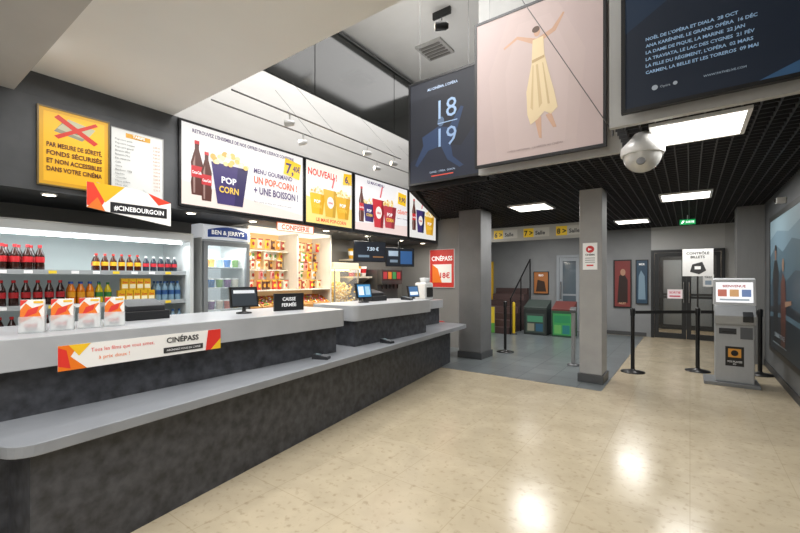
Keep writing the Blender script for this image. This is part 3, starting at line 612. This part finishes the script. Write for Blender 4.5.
part(R,'ticket_slot',MB().box(-.17,.02,-.006,-.0005,.72,.8,m('303236',.4)).box(-.14,-.01,-.01,-.006,.745,.755,m('000000',.5)))
part(R,'coin_panel',MB().box(.06,.19,-.006,-.0005,.66,.82,m('55585c',.4)))
part(R,'sticker',MB().flat([('r',-.1,.28,.2,.27,'141414'),('r',-.07,.4,.14,.12,'d8983a'),('t','VOS PLACES',0,.33,.025,'d8d8d8','c',.16,1),('t','ICI',0,.3,.02,'d8d8d8','c',.1,1),('e',0,.46,.04,.04,'141414')],-.001,.02))
def stan(x,yy,h,label,z0=0):
    R=thing('queue_post',label,'queue post',(x,yy,z0),0,'black queue barrier posts')
    k=m('141415',.35)
    part(R,'base',MB().lathe([(.17,0),(.17,.012),(.05,.035),(.03,.05)],k,seg=26)); part(R,'post',MB().lathe([(.028,.05),(.028,h-.12)],k,seg=16))
    part(R,'belt_head',MB().lathe([(.034,h-.12),(.036,h-.02),(.03,h),(0,h+.004)],k,seg=16)); return R
R=stan(-.74,7.35,1.02,'black queue barrier post with belt standing on stone floor')
part(R,'belt',MB().add([(.036,0,.93),(.81,.66,.93),(.81,.66,.98),(.036,0,.98)],[(0,1,2,3)],m('101011',.7)))
R=stan(-3.03,7.81,1.03,'black queue barrier post standing on grey floor tiles',.004)
R=stan(.10,8.04,1.02,'black queue barrier post carrying a tall sign holder')
part(R,'sign_pole',MB().box(-.012,.012,-.008,.008,1.02,1.53,m('141415',.4)))
S=part(R,'sign_panel',MB().box(-.2,.2,-.01,.01,1.53,1.97,m('e8e8e6',.4)).flat([('t','CONTRÔLE',0,1.88,.04,'222222','c',.32,1),('t','BILLETS',0,1.82,.04,'222222','c',.28,1),('p',[(-.1,1.6),(.02,1.56),(.11,1.62),(.06,1.76),(-.07,1.72)],'333333'),('r',-.04,1.64,.08,.05,'e8e8e6')],-.01,.2))
R=stan(.88,8.3,1.02,'black queue barrier post beside the grey wall')
part(R,'belt',MB().add([(-.74,-.24,.93),(-.036,0,.93),(-.036,0,.98),(-.74,-.24,.98)],[(0,1,2,3)],m('101011',.7)))
els=[('r',0,0,2.4,1.88,'44606e'),('p',[(0,1.35),(.5,1.5),(1.0,1.38),(1.6,1.52),(2.4,1.42),(2.4,1.88),(0,1.88)],'6a8696'),('p',[(0,1.6),(.6,1.7),(1.4,1.62),(2.4,1.74),(2.4,1.88),(0,1.88)],'86a0ac'),('p',[(0,.9),(.3,1.06),(.6,1.02),(.9,1.16),(1.2,.98),(1.8,1.12),(2.4,1.1),(2.4,.6),(0,.55)],'2a4250'),('p',[(0,.0),(2.4,0),(2.4,.6),(1.2,.7),(0,.6)],'1a242c'),('p',[(0,.45),(1.0,.5),(2.4,.44),(2.4,.5),(1.2,.56),(0,.52)],'4a6270'),
 ('p',[(.3,.1),(.65,.1),(.68,.8),(.74,1.1),(.58,1.28),(.4,1.28),(.26,1.1),(.3,.7)],'12181c'),('e',.49,1.38,.07,.095,'7a5a48'),('p',[(.42,1.42),(.56,1.42),(.55,1.5),(.44,1.5)],'241a16'),('p',[(.9,.1),(1.2,.1),(1.25,.7),(1.2,1.0),(1.05,1.1),(.9,.95)],'5a342a'),('e',1.06,1.2,.065,.09,'8a6c5a'),('p',[(1.2,.65),(1.6,.7),(1.6,.75),(1.2,.72)],'90705a'),('t','LE GRAND VOYAGE',.8,.2,.06,'98a4ac','c',.8,1),('r',.3,.1,1.0,.015,'7a8890')]
panel('wall_poster','large framed dark teal film poster with two figures','poster',(1.049,8.3,.47),-PI/2,2.4,1.88,'44606e',els,.06,frame='101011',fw=.07,th=.05)
R=thing('wall_camera','small white wall-mounted camera near the ceiling','security camera',(1.049,7.5,2.52),-PI/2); part(R,'housing',MB().box(0,.12,-.1,0,0,.07,m('e6e6e4',.4)),.004); part(R,'lens',MB().lathe([(.02,-.12),(.028,-.1)],m('333333',.3),c=(.06,0,.035),axis='y'))
R=thing('exit_sign','small green glowing exit sign hanging from the grid ceiling','exit sign',(-.04,10,2.59))
part(R,'housing',MB().box(-.13,.13,0,.04,0,.1,m('0f9a50',.4,0,1.2)).flat([('t','SORTIE',.04,.03,.04,W,'c',.14,1),('p',[(-.11,.02),(-.085,.02),(-.06,.045),(-.05,.08),(-.085,.075)],W)],0,1.5)); part(R,'bracket',MB().box(-.01,.01,.015,.025,.1,.19,m('dddddd')))
panel('notice_sheet','white notice sheet with red emblem taped to the light column','notice',(-1.25,6.219,1.62),0,.19,.38,'f0f0ee',[('e',.095,.29,.055,.05,'c82a2a'),('p',[(.07,.27),(.12,.29),(.07,.31)],W),('t','CINÉMA',.095,.2,.025,'333333','c',.15,1),('r',.03,.16,.13,.01,'888888'),('r',.03,.13,.13,.01,'888888'),('r',.03,.1,.13,.01,'888888'),('r',.05,.05,.09,.02,'c82a2a')],.1,frame='cccccc',fw=.003,th=.006)
R=thing('ticket_validator','slim grey ticket validation stand beside the column','ticket validator',(-1.62,7.3,.004))
part(R,'base',MB().lathe([(.1,0),(.1,.02),(.04,.035)],m('6a6c6e',.4,.4),seg=20)); part(R,'post',MB().box(-.03,.03,-.03,.03,.035,.9,m('9a9c9e',.35,.3)),.008); part(R,'reader_head',MB().xprism([(-.05,.9),(-.05,.95),(.04,1.0),(.05,.9)],-.05,.05,m('5a5c5e',.35)),.006)
R=thing('direction_sign','long grey overhead sign board with yellow hall number plates','sign',(-4.1,9.5,2.40))
part(R,'board',MB().box(0,2.25,0,.05,0,.34,m('a8a49a',.5,0,.1)))
for i,(n,a) in enumerate((('6 >','Salle'),('7 >','Salle'),('8 >','Salle'))):
    x0=.12+i*.75; part(R,'number_plate',MB().flat([('r',x0,.07,.6,.21,'b9b5aa'),('r',x0,.07,.24,.21,'ecc430'),('t',n,x0+.12,.11,.12,'1a1a1a','c',.2,1),('t',a,x0+.28,.12,.09,'3a3a3a',None,.28,1)],0,.15))
for x in (.3,1.9): part(R,'hanger',MB().box(x,x+.02,.02,.03,.34,.38,m('444444')))
R=thing('direction_sign','small overhead sign with yellow plate near the dark column','sign',(-5.2,9.0,2.38)); part(R,'board',MB().box(0,.8,0,.05,0,.36,m('8d8a84',.5)).flat([('r',.05,.06,.34,.24,'e8c030'),('t','< 5',.22,.11,.14,'1a1a1a','c',.28,1)],0,.15)); part(R,'hanger',MB().box(.3,.32,.02,.03,.36,.4,m('444444')))
def door(nm,x0,x1,leaves,c,h=2.2,glass='20282c',Y=12,al=1):
    o=MB(); f=m(c,.4)
    o.box(x0,x0+.07,Y-.07,Y-.001,0,h,f).box(x1-.07,x1,Y-.07,Y-.001,0,h,f).box(x0+.07,x1-.07,Y-.07,Y-.001,h-.07,h,f)
    D=struct(nm,o)
    w=(x1-x0-.14)/leaves
    for i in range(leaves):
        a=x0+.07+i*w+.004;b=x0+.07+(i+1)*w-.004
        part(D,'door_leaf',MB().box(a,a+.09,Y-.05,Y-.01,.01,h-.075,f).box(b-.09,b,Y-.05,Y-.01,.01,h-.075,f).box(a+.09,b-.09,Y-.05,Y-.01,.01,.14,f).box(a+.09,b-.09,Y-.05,Y-.01,h-.17,h-.075,f).box(a+.09,b-.09,Y-.05,Y-.01,1.0,1.05,f))
        part(D,'glass_pane',MB().box(a+.09,b-.09,Y-.035,Y-.025,.14,h-.17,m(glass,.05,0,0,al)))
        hx=b-.05 if i==0 and leaves>1 else a+.05
        part(D,'handle',MB().tube((hx,Y-.1,.9),(hx,Y-.1,1.4),.014,m('b0b0b0',.25,.9)).tube((hx,Y-.1,.92),(hx,Y-.05,.92),.01,m('b0b0b0',.25,.9)).tube((hx,Y-.1,1.38),(hx,Y-.05,1.38),.01,m('b0b0b0',.25,.9)))
door('door_1',-.8,.66,2,'222426',al=.2); door('door_2',-3.1,-2.42,1,'9aa0a6',2.15,'59656e')
door('door_3',-.8,.66,2,'3a3d40',2.2,'8a9298',14.199)
panel('film_poster','warm orange framed film poster in the glazed lobby','poster',(-.799,13.6,.8),PI/2,.5,1.1,'b8683a',[('r',.08,.1,.34,.6,'5a3020'),('e',.25,.8,.1,.12,'e0b080')],.3,frame='222222',fw=.02,th=.03)
panel('door_notice','pink and white notice on the glass door','notice',(-.45,11.91,1.0),0,.3,.22,'e8d8dc',[('t','SORTIE',.15,.12,.05,'c02848','c',.25,1),('r',.04,.04,.22,.03,'c02848')],.2,frame='dddddd',fw=.004,th=.006)
panel('door_notice','small white notice on the glass door','notice',(.25,11.91,1.3),0,.2,.28,'e0e0de',[('t','TIREZ',.1,.2,.04,'333333','c',.16,1),('r',.04,.04,.12,.1,'8a9aa8')],.2,frame='dddddd',fw=.004,th=.006)
panel('film_poster','dark red framed film poster on the grey back wall','poster',(-1.62,11.999,.75),0,.36,1.2,'7a3230',[('p',[(.06,.1),(.3,.1),(.3,.7),(.2,.9),(.1,.8)],'2a1814'),('e',.19,.9,.06,.09,'a88068'),('t','NUIT',.18,.06,.05,'c0a080','c',.2,1)],.1,frame='181818',fw=.03,th=.03)
panel('film_poster','dark blue framed film poster on the grey back wall','poster',(-1.12,11.999,.85),0,.24,1.1,'2c4458',[('p',[(.04,.1),(.2,.1),(.18,.7),(.1,.85),(.05,.7)],'7890a0'),('t','MER',.12,.98,.05,W,'c',.16,1)],.1,frame='181818',fw=.02,th=.03)
panel('film_poster','pale blue framed film poster on the grey back wall','poster',(-2.3,11.999,.95),0,.4,.62,'8aa4b8',[('p',[(.05,.05),(.35,.05),(.3,.4),(.1,.45)],'4a5f70'),('t','ÉTÉ',.2,.5,.06,W,'c',.3,1)],.1,frame='222222',fw=.02,th=.03)
panel('film_poster','small framed orange film poster above the hallway cabinets','poster',(-3.75,11.999,1.05),0,.4,.62,'a86a3a',[('p',[(.05,.05),(.35,.05),(.3,.35),(.1,.4)],'3a2a20'),('t','RIO',.2,.5,.06,W,'c',.3,1)],.1,frame='222222',fw=.02,th=.03)
panel('wall_panel','slim tall yellow wall panel near the staircase','wall panel',(-5.35,11.999,.3),0,.3,1.7,'e0b42a',[('r',.04,.3,.22,.8,'d8a02a')],.15,frame='d0a82a',fw=.02,th=.03)
R=thing('staircase','short flight of stairs with dark red risers and handrail','stairs',(-4.85,10.3,.004))
for i in range(7):
    part(R,'step',MB().box(0,.95,i*.24,1.66,i*.17,i*.17+.17,m('5a4644' if i%2 else '4e3c3a',.5)))
part(R,'handrail',MB().tube((1.0,0,.95),(1.0,1.6,2.05),.02,m('2a2a2c',.3,.6)))
for yy,zz in ((0,.95),(.8,1.5),(1.6,2.05)): part(R,'baluster',MB().tube((1.0,yy,0),(1.0,yy,zz),.018,m('2a2a2c',.3,.6)))
panel('wall_panel','lower wall panel striped yellow and green beside the stairs','wall panel',(-4.7,10.29,.02),0,.42,.7,'dcc038',[('r',0,0,.42,.26,'5a9a42'),('p',[(0,.26),(.42,.18),(.42,.26)],'5a9a42')],.15,frame='777777',fw=.005,th=.02)
def dbin(x,c,c2,label,els,h=.68,w=.6):
    R=thing('display_cabinet',label,'display cabinet',(x,10.6,.004))
    part(R,'body',MB().box(0,w,0,.45,0,h,m(c,.45)).flat(els,0,.1),.01)
    part(R,'top_panel',MB().xprism([(0,h),(.0,h+.05),(.45,h+.23),(.45,h)],0,w,m(c2,.45)),.008)
dbin(-3.6,'2c3230','3a4440','low dark display cabinet with muted printed panels in the hallway',[('r',.06,.06,.48,.5,'3c4a44'),('r',.1,.1,.18,.2,'8a8a78'),('r',.32,.1,.18,.2,'2f5a72'),('r',.1,.34,.4,.16,'4a8a6a')])
dbin(-2.88,'2f5a3e','6a3430','low green display cabinet with dark red top in the hallway',[('r',.04,.05,.44,.54,'3f9a56'),('r',.07,.08,.17,.22,'6ab060'),('r',.27,.08,.17,.22,'2a7a7a'),('r',.07,.36,.38,.18,'2f8a5a')],.66,.52)
R=thing('bollard','yellow post beside the display cabinets','post',(-3.8,10.4,.004)); part(R,'post',MB().lathe([(.04,0),(.04,.8),(.03,.85),(0,.86)],m('d8b828',.4),seg=14)); part(R,'base',MB().lathe([(.09,0),(.09,.02),(.041,.03)],m('333333',.4),seg=14))

# ---------------- LIGHTS ----------------
def area(loc,sx,sy,p,c=(1,.985,.965),rot=(0,0,0),sp=None,spec=1):
    l=bpy.data.lights.new('lamp','AREA'); l.shape='RECTANGLE'; l.size=sx;l.size_y=sy;l.energy=p;l.color=c
    l.specular_factor=spec
    o=bpy.data.objects.new('lamp',l); col.objects.link(o); o.location=loc;o.rotation_euler=rot; return o
for i,p in enumerate(tl): area((p[0],p[1],2.745),.55,.55,[22,27,32,30,26,30][i],spec=.3)
area((-2.6,3.0,5.4),2.0,1.6,105)
area((-3.6,5.5,5.4),1.4,3,65)
area((-3.2,5.2,4.0),1.0,3,16,rot=(PI,0,0))  # added upward fill to brighten the upper ceiling, no fixture there
area((-1.2,-.6,3.0),2.5,2.0,95,spec=.15)  # added soft fill behind the camera, out of view, no fixture modelled
area((-1.6,1.45,3.2),2.0,.7,28,spec=.2)
area((-4.78,1.1,1.88),.08,2.4,14,(.95,.99,1))
area((-4.66,3.9,2.2),.1,1.5,20,(1,.92,.78)); area((-4.66,5.8,2.2),.15,2.8,30,(1,.95,.86))
area((-3.9,2.4,3.15),.3,3.6,34)
area((-3.9,4.9,3.15),.3,2.0,14)
area((-4.95,2.8,1.9),.3,.5,7)
area((-.07,13.2,2.55),.8,.8,38,(1,.93,.82))
w=bpy.data.worlds.new('World'); sc.world=w; w.use_nodes=True
w.node_tree.nodes['Background'].inputs[0].default_value=(.6,.65,.7,1); w.node_tree.nodes['Background'].inputs[1].default_value=.3
sc.view_settings.view_transform='Standard'
cam=bpy.data.cameras.new('camera'); cam.sensor_width=36; cam.lens=18; cam.shift_y=.0144
o=bpy.data.objects.new('camera',cam); col.objects.link(o); o.location=(0,0,1.5); o.rotation_euler=(PI/2,0,math.radians(35.94))
sc.camera=o
